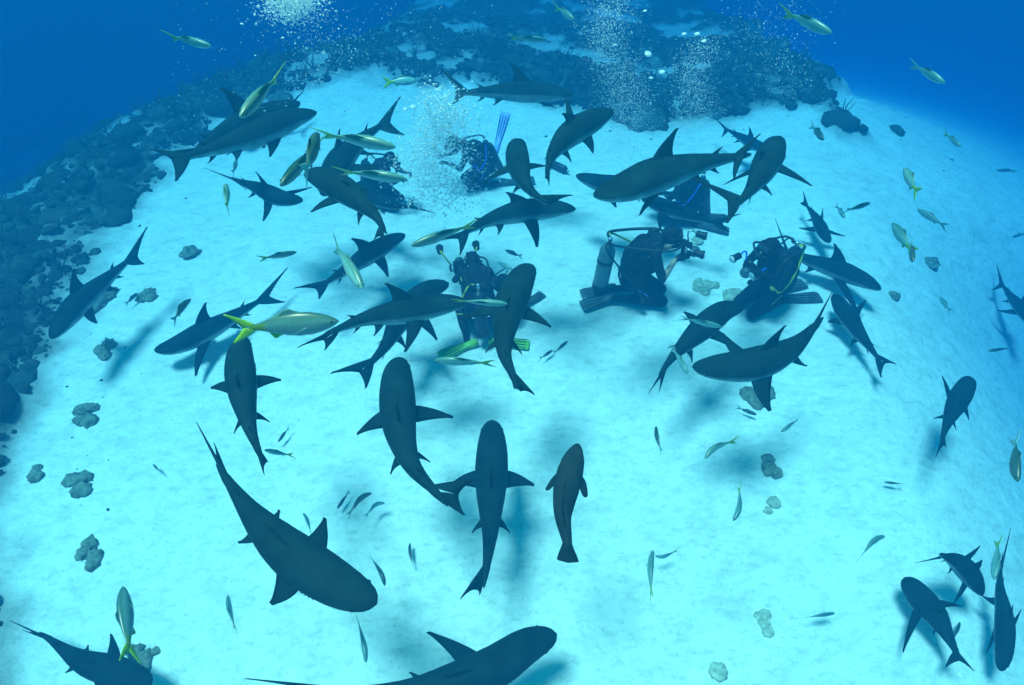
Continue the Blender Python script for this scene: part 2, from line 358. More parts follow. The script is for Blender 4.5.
shark('shark swimming away up right with lifted tail, behind the broad headed one', [(325,196),(338,165),(358,143),(379,127)], (400,97), (404,135), L=2.3, lo=.4, roll=-10, dors=.6)
shark('dark shark beneath the diver at upper left with swept tail to the right', [(358,182),(372,196),(390,205),(408,207)], (437,213), (424,178), L=1.5, lo=.3, dors=.4)
shark('large shark at upper left facing right with forked tail at far left', [(317,112),(290,120),(255,135),(220,147),(187,157)], (150,149), (176,181), L=2.2, pec=((270,157),None), roll=14, dors=.8)
shark('shark just behind the upper left pair with tall pointed dorsal fin', [(300,102),(275,112),(240,125),(212,140),(195,152)], (168,152), (180,165), L=2.2, roll=6, dors=1.35, lo=.4)
shark('shark at upper left facing left, upright tail lobe against the reef', [(232,128),(250,116),(270,110),(289,107)], (310,84), (293,118), L=1.7, roll=-8, dors=.5)
# ---- top centre
shark('shark against the dark reef at top centre facing right with high dorsal', [(573,96),(545,93),(515,92),(488,92),(465,93)], (442,70), (453,104), L=2.1, roll=16, pec=((556,108),None))
shark('curved shark right of top centre with head up right in bubbles and tail down', [(612,110),(590,122),(568,136),(553,153),(548,168)], (549,185), (545,178), L=2.0, pec=((593,153),(566,98)), roll=10, dors=.6)
shark('small shark seen from above between the blue fin and the curved shark', [(518,139),(517,155),(521,175),(530,190),(541,199)], (572,195), (548,206), L=1.65, pec=((546,166),None), dors=.3)
shark('shark in the middle facing right with trailing white flecked tail', [(576,209),(550,209),(520,212),(490,220),(466,232)], (438,241), (458,263), L=1.95, pec=((537,247),None), roll=14, dors=.65)
shark('big dark shark nose down across the kneeling diver with yellow green fins', [(531,264),(520,282),(507,315),(504,350),(513,376)], (534,394), (514,388), L=2.0, pec=((551,327),None), dors=.3)
# ---- upper right
shark('largest shark right of top centre with tall dorsal fin over the bait group', [(594,197),(620,190),(655,176),(698,164),(737,157)], (760,134), (734,180), L=2.3, pec=((640,215),None), roll=-14, fat=1.15, dors=.95)
shark('shark half hidden behind the largest shark, blunt nose at its left', [(576,175),(600,183),(632,187),(668,194)], (695,190), (690,205), L=1.9, lo=.5, roll=-12, dors=.45)
shark('shark beside the largest one, head up, tail forked down left', [(776,137),(772,152),(762,172),(752,188),(741,201)], (692,178), (727,223), L=1.9, pec=((812,186),None), roll=20, dors=.5)
shark('faint shark in the background at upper right behind the crowd', [(775,150),(757,146),(742,138),(728,130)], (706,110), (716,143), L=1.8, lo=.4)
shark('dark shark low over the sand at upper right under the divers group', [(640,195),(662,206),(690,216),(712,222)], (740,214), (729,232), L=1.6, lo=.3, dors=.3)
# ---- right side
shark('shark at right facing down right with erect dorsal and raised tail', [(881,290),(862,280),(835,269),(808,260),(785,250)], (772,209), (790,266), L=1.95, pec=((861,322),None), roll=14)
shark('shark below the right facing one, nose up left and tail down right', [(834,294),(843,310),(858,332),(868,345),(877,357)], (896,364), (881,378), L=1.8, pec=((866,300),(828,322)), dors=.3)
shark('shark right of centre with pale fish along its back, tail down left', [(743,307),(722,312),(697,333),(677,352),(665,367)], (649,393), (659,392), L=1.9, pec=((740,351),(684,312)), dors=.15)
shark('big shark facing left with tail curling up right over a coral block', [(692,367),(715,368),(755,364),(792,348),(816,325)], (832,292), (826,303), L=2.1, pec=((722,333),(770,411)), roll=-10, dors=.9)
shark('small far shark above the right facing shark, nose down', [(829,243),(822,230),(815,217),(807,206)], (803,191), (800,203), L=1.5, pec=((845,236),(799,228)), roll=0)
shark('shark at right swimming up right in blue haze above the empty sand', [(971,377),(965,388),(956,405),(948,422),(943,436)], (936,457), (946,447), L=1.5, pec=((969,420),(942,376)), dors=.3, fat=1.0)
shark('shark cut by the right edge, dark shape pointing down right', [(1036,328),(1024,312),(1012,298),(1003,286)], (996,263), (992,290), L=1.5)
shark('shark at lower right curving to face right, tail hooked to the left', [(982,590),(972,576),(956,563),(943,556)], (915,563), (930,560), L=1.3, pec=((980,546),(953,604)), dors=.8, fat=1.7, pitch=.7, lo=.8)
shark('stout shark at lower right facing up left, tail forked at bottom', [(905,577),(917,593),(935,615),(948,637),(956,652)], (974,671), (941,674), L=1.5, pec=((961,606),(903,652)), dors=.3, fat=1.85)
shark('slender shark along the lower right edge, nose straight down', [(1000,671),(1004,650),(1004,618),(1000,590),(1000,570)], (1011,527), (1003,552), L=1.6, pec=((986,653),(1021,610)), dors=.4, fat=.72)

# ------------------------------------------------------------------ fish
FS = [(0,.004,.004),(.03,.022,.030),(.08,.040,.060),(.16,.055,.092),(.26,.062,.118),(.38,.062,.125),(.50,.052,.110),(.62,.036,.080),(.72,.022,.048),(.80,.013,.030),(.84,.010,.028)]
BACK, FLANK, YEL, WHT = (.05,.16,.17), (.13,.34,.36), (.15,.34,.01), (.20,.40,.44)
def fish(label, head, tail, L=.42, roll=None, bend=0.0, kind='snapper', lo=.12, stout=1.0, group='yellowtail snappers and other small fish among the sharks', wash=0.0):
    a, c = V((*head, 0)), V((*tail, 0)); dd = c-a; nrm = V((-dd.y, dd.x, 0)); mid = (a+c)/2+nrm*bend
    pts = [head, (a.lerp(mid, .5).x+nrm.x*bend*.3, a.lerp(mid, .5).y+nrm.y*bend*.3), (mid.x, mid.y), (mid.lerp(c, .6).x+nrm.x*bend*.25, mid.lerp(c, .6).y+nrm.y*bend*.25)]
    z = plane_for(pts, L, .70, lo); P = [on_plane(p, z) for p in pts]
    sp = catmull(P, 10); fr, ln = frames(sp, 0, roll if roll is not None else 0); TL = ln/.70
    org = fr(.4*TL)[0].copy(); lf = Loft(); rings = []; cols = []; NR = 12
    yel = YEL if kind == 'snapper' else FLANK
    back = BACK if kind != 'dark' else (.015,.05,.055); fl = FLANK if kind != 'dark' else (.03,.10,.11)
    for s in [0,.01,.03,.055,.08,.12,.16,.21,.26,.32,.38,.44,.50,.56,.62,.67,.72,.76,.80,.84]:
        wd, h = lerp_tab(FS, s); h *= stout; wd *= stout**.5; p, T, U, S = fr(s*TL); ring = []; cc = []
        for k in range(NR):
            an = 2*math.pi*k/NR; cA, sA = math.cos(an), math.sin(an); ring.append(p+S*(cA*wd*TL)+U*(sA*h*TL))
            if sA > .6: co = back
            elif .05 < sA < .38 and s > .1 or s > .70: co = yel
            else: co = fl if sA > -.4 else WHT if kind != 'dark' else fl
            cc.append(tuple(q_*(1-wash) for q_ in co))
        rings.append(ring); cols.append(cc)
    lf.rings(rings, cols)
    def R(s0, s1, sg, h, back_, c):
        pA, T, U, S = fr(s0*TL); pB, T2, U2, S2 = fr(s1*TL); A = pA+U*(sg*lerp_tab(FS, s0)[1]*.85*stout*TL); B = pB+U2*(sg*lerp_tab(FS, s1)[1]*.85*stout*TL)
        tp = pA.lerp(pB, .35)+U*(sg*(lerp_tab(FS, (s0+s1)/2)[1]*stout+h)*TL)+T*(back_*TL)
        lf.fin(A, B, tp, S, .010*TL, c, nst=6, bow=.0, hollow=-.05)
    R(.26, .68, 1, .055, .06, back); R(.52, .68, -1, .05, .05, yel if kind == 'snapper' else fl)
    pc, T, U, S = fr(.80*TL); notch = pc+T*(.10*TL)
    for g in (1, -1):
        if kind == 'grouper_tail': pass
        tp = pc+T*(.235*TL)+U*(g*.165*TL)
        lf.fin(pc+U*(g*.032*TL)-T*(.02*TL), notch, tp, S, .018*TL, yel, nst=8, bow=.30, hollow=.02, inner=.02)
    for g in (1, -1):
        pA, T, U, S = fr(.27*TL); B = pA+T*(.02*TL)-U*(.03*TL)+S*(g*.05*TL); A = pA+S*(g*.052*TL)
        tp = pA+S*(g*.11*TL)+T*(.15*TL)-U*(.04*TL); lf.fin(A, B, tp, (B-A).cross(tp-A).normalized(), .006*TL, fl, nst=5)
        p, T, U, S = fr(.065*TL); e = p+S*(g*lerp_tab(FS, .065)[0]*TL)+U*(.018*TL); r = .012*TL
        lf.rings([[e+T*(math.cos(q_)*r*k)+U*(math.sin(q_)*r*k)+S*(g*h*r) for q_ in [i*math.pi/3 for i in range(6)]] for k, h in ((.9,-.8),(1,.2),(.5,.5))], [[(.01,.01,.01)]*6]*3)
    me = mesh('fish', [q_-org for q_ in lf.v], lf.f, True, lf.c)
    nm = 'snapper' if kind == 'snapper' else 'small_fish'
    o = link(nm, me, M['fish']); o.location = org; tag(o, label, 'fish', group)
    return o
SNAP = 'yellowtail snapper '
fish(SNAP+'with yellow tail alone in blue water at upper left', (211,46), (173,37), .5, roll=-35)
fish(SNAP+'oval, swimming right against dark water at top centre', (547,40), (514,38), .5, roll=-40, stout=1.15)
fish('small fish high at top centre above the bubble streams', (574,19), (557,8), .4, roll=-20)
fish(SNAP+'pale with yellow tail at the top right, above everything', (832,33), (788,14), .55, roll=-35)
fish('faint silver fish in open blue below the top right snapper', (945,83), (915,66), .45, roll=-30, kind='plain')
fish('dim fish in blue water right of the reef end, tail up left', (961,147), (946,134), .4, roll=-20)
fish('dim roundish fish near the right edge in open blue', (996,170), (1014,171), .4, roll=30, stout=1.3)
fish('fish diving tail down with yellow tail over the right slope', (904,168), (916,191), .4)
fish('grey fish with dark tail low over the right slope', (917,209), (943,225), .42, roll=15, kind='plain')
fish('yellow tailed fish nose up left over right sand, a darker one at its tail', (892,223), (911,250), .45)
fish('slim dark fish right at the tail of a yellow tailed fish over the right sand', (913,262), (911,243), .3, kind='dark')
fish('small dark fish facing right above the right hand sand', (870,203), (848,210), .4, kind='dark', roll=-20)
fish('small faint fish nose down left of that dark one over the sand', (845,218), (837,206), .3, kind='plain')
fish('dim fish at the right edge near the blue drop, half lost in haze', (1012,237), (1024,234), .35, kind='plain')
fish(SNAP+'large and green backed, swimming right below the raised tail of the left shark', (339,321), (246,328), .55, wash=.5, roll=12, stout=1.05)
fish(SNAP+'bright, upper of the two crossing the broad headed shark', (396,147), (328,135), .55, roll=-38, stout=1.05)
fish(SNAP+'bright, lower of the two crossing the broad headed shark', (407,179), (347,172), .5, roll=-38, stout=1.1)
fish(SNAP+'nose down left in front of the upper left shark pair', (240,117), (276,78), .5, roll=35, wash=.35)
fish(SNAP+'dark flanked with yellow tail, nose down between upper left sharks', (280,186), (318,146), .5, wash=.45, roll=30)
fish('dark fish crossing behind the snapper between the upper left sharks', (318,133), (306,170), .4, kind='dark')
fish('short yellow fish seen end on below the pale small shark', (226,184), (227,206), .25, kind='snapper', stout=1.1)
fish('slim silver fish lying across the up right pointing shark', (363,289), (337,248), .5, roll=10, kind='plain')
fish(SNAP+'facing down left behind the tail of the middle shark', (411,246), (468,226), .5, wash=.3, roll=30)
fish(SNAP+'pale with bright yellow tail across the long level sharks nose', (508,304), (461,301), .4, roll=-38)
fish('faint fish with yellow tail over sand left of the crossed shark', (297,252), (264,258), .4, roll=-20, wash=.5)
fish(SNAP+'above sand between the yellow green fins, tail to the right', (434,360), (486,363), .45, roll=20)
fish('silver fish riding along the back of the shark right of centre', (722,327), (686,319), .4, roll=-25, kind='plain')
fish('pale slim fish beside the tail of the shark right of centre', (688,374), (674,350), .35, kind='plain')
fish('small dark fish near the coral block under the big left facing shark', (757,415), (739,408), .3, kind='dark')
fish('thin yellow fish arched above the shadow in the lower right middle', (705,459), (733,443), .35, bend=-.15)
fish('green backed thin fish pointing down in lower right middle', (733,521), (738,489), .4, bend=.12)
fish('tiny fish alone on bare sand right of the thick bodied grouper', (656,426), (661,449), .32, kind='dark', bend=.06)
fish('narrow fish with its tail down, beside a yellow tailed one at bottom centre', (653,550), (652,592), .42, bend=.05)
fish('small yellow tailed fish curled to the right at bottom centre', (655,556), (675,550), .3, bend=.15)
fish('tiny fish nose up between the two central lower sharks', (410,543), (413,564), .32, kind='dark', bend=.06)
fish('small fish slanting down right above the big lower left sharks head', (385,586), (371,559), .4, kind='dark', bend=.08)
fish('green fish pointing down beside the head of the lower left shark', (366,663), (358,623), .4, bend=.04)
fish('small fish nose up below the tail of the lower left shark', (228,595), (235,626), .36, bend=.05)
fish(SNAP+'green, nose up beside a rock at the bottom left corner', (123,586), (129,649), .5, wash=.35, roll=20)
fish('tiny dark fish left of two curved ones on bright sand', (337,509), (348,493), .3, kind='dark')
fish('curved dark fish in the middle of the small trio on bright sand', (372,493), (351,514), .35, kind='dark', bend=.14)
fish('paler curved fish at the right of the small trio on bright sand', (385,503), (368,516), .32, kind='plain', bend=.2)
fish('tiny fish above the dorsal side of the lower left shark', (303,513), (310,532), .3, bend=-.08)
fish('tiny fish in the long shadow left of the central lower shark', (278,442), (288,429), .28, kind='dark')
fish('small fish facing left in the long shadow, yellow tail to the right', (264,450), (290,455), .32)
fish('tiny fish alone on sand left of the lower left sharks tail', (153,464), (160,472), .25, kind='dark')
fish('small fish slanting over sand between the two left facing sharks', (191,299), (175,320), .35, kind='dark', bend=.08)
fish('tiny dark fish beside a rock lump on the left sand', (137,293), (127,303), .3, kind='dark')
fish('fish at the right edge with its forked tail up', (1018,482), (1016,440), .4, kind='dark', bend=-.05)
fish('small dark fish above the hazy right hand shark casting a shadow', (988,351), (1009,348), .4, kind='dark', roll=30, lo=.6)
fish('tiny dark fish facing left in empty sand at right', (884,482), (902,484), .3, kind='dark', roll=30)
fish('thin curved fish over sand left of the lower right sharks', (885,536), (864,555), .35, kind='plain', bend=.14)
fish('small grey fish near the bottom right of the picture facing right', (835,613), (809,617), .35, kind='plain', roll=-15)
fish('yellow tailed fish nose down beside the slender edge shark', (994,580), (998,543), .4)
fish('small fish cluster member nearest the yellow green fin at right', (568,341), (555,352), .32, kind='dark')
fish('small fish trailing below the yellow green fin at right', (553,350), (541,358), .32, kind='dark')
fish('small dark fish in the sand gap left of the big nose down shark', (505,250), (520,256), .3, kind='dark')
fish('pale slim fish behind the right facing shark in the middle', (497,262), (512,270), .3, kind='plain')
fish('thin fish over the shadow under the coral block', (781,432), (797,420), .3, kind='plain')
fish('faint slim fish near the forked tail at upper left', (237,160), (233,172), .3, kind='plain')
fish('dark fish above the sand just right of the reef end', (824,140), (812,126), .4, kind='dark')
fish('yellow tinged fish over the dark reef at top centre left', (418,80), (388,82), .45, roll=30)
fish('faint small fish over the sand right of the faint lone fish', (940,297), (949,310), .3, kind='plain')
fish('small faint fish in blue shadow under the lower right sharks tail', (960,622), (953,640), .3, kind='dark')

# grouper
def grouper():
    pts = [(578,444),(573,462),(566,490),(563,515),(566,535)]
    z = plane_for(pts, 1.05, .8, .3); P = [on_plane(p, z) for p in pts]; sp = catmull(P, 16); fr, ln = frames(sp, 0, 8); TL = ln/.8
    org = fr(.4*TL)[0].copy(); lf = Loft(); rings = []; cols = []
    GS = [(0,.01,.01),(.03,.038,.035),(.08,.062,.06),(.16,.088,.09),(.28,.102,.12),(.42,.10,.12),(.56,.080,.10),(.68,.058,.078),(.78,.045,.062),(.86,.034,.050),(.90,.028,.046)]
    for i in range(31):
        s = .90*i/30; wd, h = lerp_tab(GS, s); p, T, U, S = fr(s*TL); ring = []; cc = []
        for k in range(16):
            a = 2*math.pi*k/16; ring.append(p+S*(math.cos(a)*wd*TL)+U*(math.sin(a)*h*TL))
            m = .5+.5*mnoise.noise(ring[-1]*9); cc.append((.006+.012*m, .010+.016*m, .009+.014*m))
        rings.append(ring); cols.append(cc)
    lf.rings(rings, cols); D = (.007,.010,.009)
    for sg, s0 in ((1,.30),(-1,.30)):
        pA, T, U, S = fr(s0*TL)
        A = pA+S*(sg*.085*TL)-T*(.03*TL)-U*.02; B = A+T*(.09*TL); tp = pA+S*(sg*.165*TL)+T*(.12*TL)-U*(.05*TL)
        lf.fin(A, B, tp, (B-A).cross(tp-A).normalized(), .02*TL, D, nst=10, rnd=True)
    pc, T, U, S = fr(.86*TL)
    W = (U*.55+S*.83).normalized()   # the tail is swung over, so its broad square end is seen
    rr = []
    for t_, hw, th_ in ((-.06,.030,.022),(0,.034,.018),(.05,.052,.012),(.10,.075,.009),(.145,.090,.006),(.15,.080,.003)):
        c = pc+T*(t_*TL)+W*(t_*.15*TL); N_ = T.cross(W).normalized()
        rr.append([c+W*(math.cos(2*math.pi*k/16)*hw*TL)+N_*(math.sin(2*math.pi*k/16)*th_*TL)+T*(-.012*TL*abs(math.cos(2*math.pi*k/16))) for k in range(16)])
    lf.rings(rr, [[D]*16]*6)
    for a0, a1, h in ((.32,.5,.05),(.48,.68,.055),(.62,.78,.05)):
        pA, T, U, S = fr(a0*TL); pB = fr(a1*TL)[0]; lf.fin(pA+U*(.10*TL), pB+U*(.06*TL), pB+U*(.06*TL+(h+.02)*TL), S, .014*TL, D, nst=5, bow=.1, hollow=-.1)
    o = link('grouper', mesh('grouper', [q_-org for q_ in lf.v], lf.f, True, lf.c), M['fish2'] if 'fish2' in M else M['shark']); o.location = org
    tag(o, 'dark thick bodied grouper with round side fins and square tail, right of the straight shark', 'grouper')
grouper()

# ------------------------------------------------------------------ divers
def capsule(p0, r0, p1, r1, sx=1.0, n=14):
    """rounded tapered limb as rings"""
    p0, p1 = V(p0), V(p1); d = p1-p0; ln = d.length; T = d.normalized() if ln > 1e-6 else V((0,0,1))
    ref = V((0,1,0)) if abs(T.y) < .9 else V((1,0,0)); S = T.cross(ref).normalized(); U = S.cross(T); out = []
    st = [(-r0*math.cos(a), r0*math.sin(a)) for a in (.15,.5,.9,1.25)]+[(0, r0)]+[(ln*.5, (r0+r1)/2)]+[(ln, r1)]+[(ln+r1*math.cos(a), r1*math.sin(a)) for a in (1.25,.9,.5,.15)]
    for t, r in st:
        out.append([p0+T*t+S*(math.cos(2*math.pi*k/n)*r)+U*(math.sin(2*math.pi*k/n)*r*sx) for k in range(n)])
    return out
def fused(name, segs, vox, parent, material):
    """limbs melted into one continuous skin; each vertex takes the tone of the limb it belongs to"""
    lf = Loft()
    for sg in segs: r = capsule(*sg[:4], sx=sg[5] if len(sg) > 5 else 1); lf.rings(r, [[sg[4]]*14]*len(r))
    me = mesh(name, lf.v, lf.f); ob = bpy.data.objects.new(name, me); COL.objects.link(ob)
    md = ob.modifiers.new('r', 'REMESH'); md.mode = 'VOXEL'; md.voxel_size = vox; md.use_smooth_shade = True
    sm = ob.modifiers.new('s', 'SMOOTH'); sm.factor = .5; sm.iterations = 3
    dg = bpy.context.evaluated_depsgraph_get(); ev = ob.evaluated_get(dg); m2 = bpy.data.meshes.new_from_object(ev)
    bpy.data.objects.remove(ob); bpy.data.meshes.remove(me); m2.name = name
    co = np.empty(len(m2.vertices)*3, np.float32); m2.vertices.foreach_get('co', co); co = co.reshape(-1, 3)
    best = np.full(len(co), 1e9); cl = np.zeros((len(co), 4), np.float32); cl[:, 3] = 1
    for sg in segs:
        a = np.array(sg[0]); b_ = np.array(sg[2]); e = b_-a; t = np.clip(((co-a)@e)/max(1e-9, e@e), 0, 1)
        d = np.linalg.norm(co-a-t[:, None]*e, axis=1)-(sg[1]+(sg[3]-sg[1])*t); m = d < best; best[m] = d[m]; cl[m, :3] = sg[4]
    at_ = m2.color_attributes.new('tone', 'FLOAT_COLOR', 'POINT'); at_.data.foreach_set('color', cl.ravel())
    m2.polygons.foreach_set('use_smooth', [True]*len(m2.polygons)); m2.materials.clear()
    return link(name, m2, material, parent)
def tube(name, pts, r, material, parent=None, n=8, closed_fit=True):
    pts = catmull([V(p) for p in pts], 6); rings = []
    for i, p in enumerate(pts):
        T = (pts[min(i+1, len(pts)-1)]-pts[max(i-1, 0)]).normalized(); ref = V((0,0,1)) if abs(T.z) < .9 else V((1,0,0)); S = T.cross(ref).normalized(); U = S.cross(T)
        rings.append([p+S*(math.cos(2*math.pi*k/n)*r)+U*(math.sin(2*math.pi*k/n)*r) for k in range(n)])
    lf = Loft(); lf.rings(rings, [[(0,0,0)]*n]*len(rings)); return link(name, mesh(name, lf.v, lf.f), material, parent)
def lathe(name, p0, axis, prof, material, parent=None, n=20):
    p0 = V(p0); T = V(axis).normalized(); ref = V((0,1,0)) if abs(T.y) < .9 else V((1,0,0)); S = T.cross(ref).normalized(); U = S.cross(T); lf = Loft()
    rings = [[p0+T*t+S*(math.cos(2*math.pi*k/n)*max(r, .0005))+U*(math.sin(2*math.pi*k/n)*max(r, .0005)) for k in range(n)] for t, r in prof]
    lf.rings(rings, [[(0,0,0)]*n]*len(rings)); return link(name, mesh(name, lf.v, lf.f), material, parent)
def rbox(name, c, size, material, parent=None, bev=.015, rot=None):
    bm = bmesh.new(); bmesh.ops.create_cube(bm, size=1)
    for v in bm.verts: v.co = V((v.co.x*size[0], v.co.y*size[1], v.co.z*size[2]))
    bmesh.ops.bevel(bm, geom=bm.edges[:], offset=bev, segments=3, profile=.5, affect='EDGES')
    if rot: bmesh.ops.rotate(bm, verts=bm.verts, cent=(0,0,0), matrix=Matrix.Rotation(rot[0], 3, rot[1]))
    bmesh.ops.translate(bm, verts=bm.verts, vec=c); me = bpy.data.meshes.new(name); bm.to_mesh(me); bm.free()
    return link(name, me, material, parent)
SUIT, SKIN, GLOVE, HOOD = (.012,.015,.020), (.42,.30,.22), (.02,.02,.022), (.012,.013,.016)
def hand(w, tdir, side, up, grip=.7):
    """palm, four bent fingers of unequal length and a thumb leaving the side of the palm"""
    w = V(w); t = V(tdir).normalized(); s = V(side).normalized(); u = V(up).normalized(); out = []; palm = w+t*.085
    for k in (-1, 0, 1): out.append((tuple(w+s*(k*.010)), .022, tuple(palm+s*(k*.024)), .016, GLOVE))
    for k, ln in ((-1.5,.062),(-.5,.078),(.5,.074),(1.5,.056)):
        a = palm+s*(k*.021); b_ = a+(t*math.cos(grip)-u*math.sin(grip))*ln*.5; c = b_+(t*math.cos(grip*2)-u*math.sin(grip*2))*ln*.5
        out += [(tuple(a), .0105, tuple(b_), .0095, GLOVE), (tuple(b_), .0095, tuple(c), .0085, GLOVE)]
    a = w+t*.03-s*.028; b_ = a-s*.028+t*.03-u*.012; c = b_+t*.028-u*.012
    out += [(tuple(a), .013, tuple(b_), .011, GLOVE), (tuple(b_), .011, tuple(c), .009, GLOVE)]
    return out
def fin_blade(parent, toe, d, material, ln=.50, up=V((0,0,1)), ribs=True):
    toe = V(toe); d = V(d).normalized(); s = d.cross(up).normalized(); u = s.cross(d); lf = Loft(); rings = []
    for i, (t, wd, th) in enumerate([(-.22,.05,.05),(-.12,.062,.055),(0,.066,.045),(.08,.072,.022),(.25,.090,.014),(.45,.105,.010),(.6,.11,.008),(.62,.09,.006)]):
        wd *= .86; c = toe+d*(t*ln/.62)+u*(-.03*math.sin(max(t, 0)*2.2))
        rings.append([c+s*(math.cos(a)*wd)+u*(math.copysign(abs(math.sin(a))**.7, math.sin(a))*th) for a in [2*math.pi*k/14 for k in range(14)]])
    lf.rings(rings, [[(0,0,0)]*14]*len(rings)); f = link('swim_fin', mesh('swim_fin', lf.v, lf.f), material, parent)
    if ribs:
        for k in (-1, -.35, .35, 1):
            a = toe+s*(k*.050)+u*.018; b_ = toe+d*(.56*ln/.62)+s*(k*.078)+u*(-.012)
            tube('rib', [a, a.lerp(b_, .5)+u*.004, b_], .0045, M['rubber'], f, 6)
    return f
def diver(name_label, px, yaw, sc=1.12, lean=0.0, head_drop=0.0, tank_hang=True, tank_mat='tank', fin_mat='fing', fin_dir=(-1,0,.02), accent='yellow', bare=False, arms=None, twist=0, tank_pos=None, group='scuba divers kneeling on the sand', sink=0, legsplit=.15, fin_spread=.12, fin_len=.42, legs=None):
    g = ground_pt(px); R = empty('diver', (g.x, g.y, g.z-.01+sink), math.radians(yaw)); R.scale = (sc,)*3; tag(R, name_label, 'person', group)
    L_ = lean
    pel, che, nk, hd = (0,0,.40), (.13+L_*.5,0,.72-L_*.15), (.25+L_*.8,0,.92-L_*.35), (.36+L_*.95,0,1.02-L_*.5-head_drop)
    seg = [(pel,.15,(.05+L_*.2,0,.56),.13,SUIT),((.05+L_*.2,0,.56),.13,che,.165,SUIT),((che[0],-.09,che[2]),.12,(che[0],.09,che[2]),.12,SUIT),((pel[0],-.08,pel[2]-.02),.13,(pel[0],.08,pel[2]-.02),.13,SUIT),
           (che,.13,nk,.07,SUIT),(nk,.062,hd,.07,HOOD),(hd,.098,(hd[0]+.045,0,hd[2]-.01),.086,HOOD),((hd[0]+.01,0,hd[2]+.04),.088,(hd[0]-.02,0,hd[2]+.02),.09,HOOD),
           ((hd[0]+.10,0,hd[2]-.01),.018,(hd[0]+.13,0,hd[2]-.03),.016,SKIN),((hd[0]+.085,-.02,hd[2]-.065),.025,(hd[0]+.085,.02,hd[2]-.065),.025,SKIN)]
    for s in (1, -1):
        hip = (.0, s*.10, .38); kn = (.40, s*legsplit, .105); an, to = (legs or {}).get(s) or ((-.04, s*(legsplit-.02), .09), (-.20, s*(legsplit-.02), .07))
        seg += [(hip,.105,kn,.075,SUIT),(kn,.072,(.14,s*(legsplit-.01),.115),.068,SUIT),((.14,s*(legsplit-.01),.115),.068,an,.045,SUIT),(an,.045,to,.04,SUIT)]
        sh = (nk[0]-.05, s*.19, nk[2]-.06)
        a = (arms or {}).get(s) or ((.36+L_*.8, s*.27, .62-L_*.3), (.56+L_*.8, s*.13, .70-L_*.35))
        el, wr = a; fc = SKIN if bare else SUIT
        seg += [((nk[0]-.03,s*.08,nk[2]-.05),.075,sh,.07,SUIT),(sh,.066,el,.046,SUIT),(el,.044,wr,.030,fc)]
        td = (V(wr)-V(el)).normalized(); td = (td+V((.5,0,0))).normalized(); seg += hand(wr, td, td.cross(V((0,0,1))).normalized()*s, (td.cross(V((0,0,1)))).cross(td), .55)
        fin_blade(R, V(to)+(V(to)-V(an)).normalized()*.04, ((lambda f: (f[0], f[1]+s*fin_spread, f[2]))(fin_dir[s] if isinstance(fin_dir, dict) else fin_dir)), M[fin_mat] if not isinstance(fin_mat, dict) else M[fin_mat[s]], fin_len)
    fused('body', seg, .0125, R, M['body'])
    # buoyancy vest
    fused('buoyancy_vest', [((.0,-.10,.60),.12,(che[0]-.03,-.10,che[2]+.05),.12,SUIT),((.0,.10,.60),.12,(che[0]-.03,.10,che[2]+.05),.12,SUIT),((-.03,-.11,.50),.10,(-.03,.11,.50),.10,SUIT),
           ((che[0]+.06,-.14,che[2]-.10),.07,(che[0]+.08,-.12,che[2]+.08),.05,SUIT),((che[0]+.06,.14,che[2]-.10),.07,(che[0]+.08,.12,che[2]+.08),.05,SUIT)], .02, R, M['vest'])
    tp = V(tank_pos) if tank_pos else V((-.23 if not tank_hang else -.30, 0, .22)); ta = V((.12+L_*.5, 0, .62-L_*.15)).normalized() if not tank_hang else V((.06, 0, 1)).normalized()
    tk = lathe('tank', tp, ta, [(0,.06),(.01,.088),(.03,.092),(.52,.092),(.57,.085),(.61,.06),(.63,.03),(.66,.028)], M[tank_mat], R)
    lathe('valve', tp+ta*.655, ta, [(0,.02),(.02,.026),(.06,.026),(.075,.018)], M['metal'], tk, 12)
    lathe('tank_boot', tp-ta*.01, ta, [(0,.07),(.0,.095),(.07,.096),(.075,.090)], M['rubber'], tk)
    lathe('valve_knob', tp+ta*.69+V((0,-.03,0)), (0,-1,0), [(0,.018),(.03,.022),(.045,.018)], M['rubber'], tk, 10)
    lathe('tank_band', tp+ta*.38, ta, [(0,.0935),(.003,.097),(.047,.097),(.05,.0935)], M['rubber'], tk)
    top = tp+ta*.70; mouth = V((hd[0]+.13, 0, hd[2]-.065))
    lathe('regulator', mouth-V((.02,0,0)), (1,0,-.2), [(0,.018),(.02,.035),(.05,.038),(.065,.03)], M['rubber'], R, 14)
    tube('regulator_hose', [top, top+V((.06,-.14,.03)), V((nk[0],-.20,nk[2]+.0)), V((hd[0]+.06,-.18,hd[2]-.04)), mouth+V((.02,-.03,0))], .013, M['rubber'], R)
    tube('spare_hose', [top, top+V((.02,.12,.0)), V((.08,.23,.62)), V((.20,.22,.45)), V((.24,.16,.50))], .013, M[accent], R)
    lathe('spare_regulator', (.24,.15,.50), (.6,.3,.2), [(0,.02),(.01,.036),(.04,.038),(.05,.025)], M[accent], R, 14)
    tube('gauge_hose', [top, top+V((-.02,-.16,-.05)), V((.06,-.26,.42)), V((.14,-.24,.25))], .011, M['rubber'], R)
    lathe('pressure_gauge', (.14,-.24,.25), (.5,0,-1), [(0,.02),(.01,.034),(.05,.034),(.06,.02)], M['white' if accent == 'blue' else 'rubber'], R, 12)
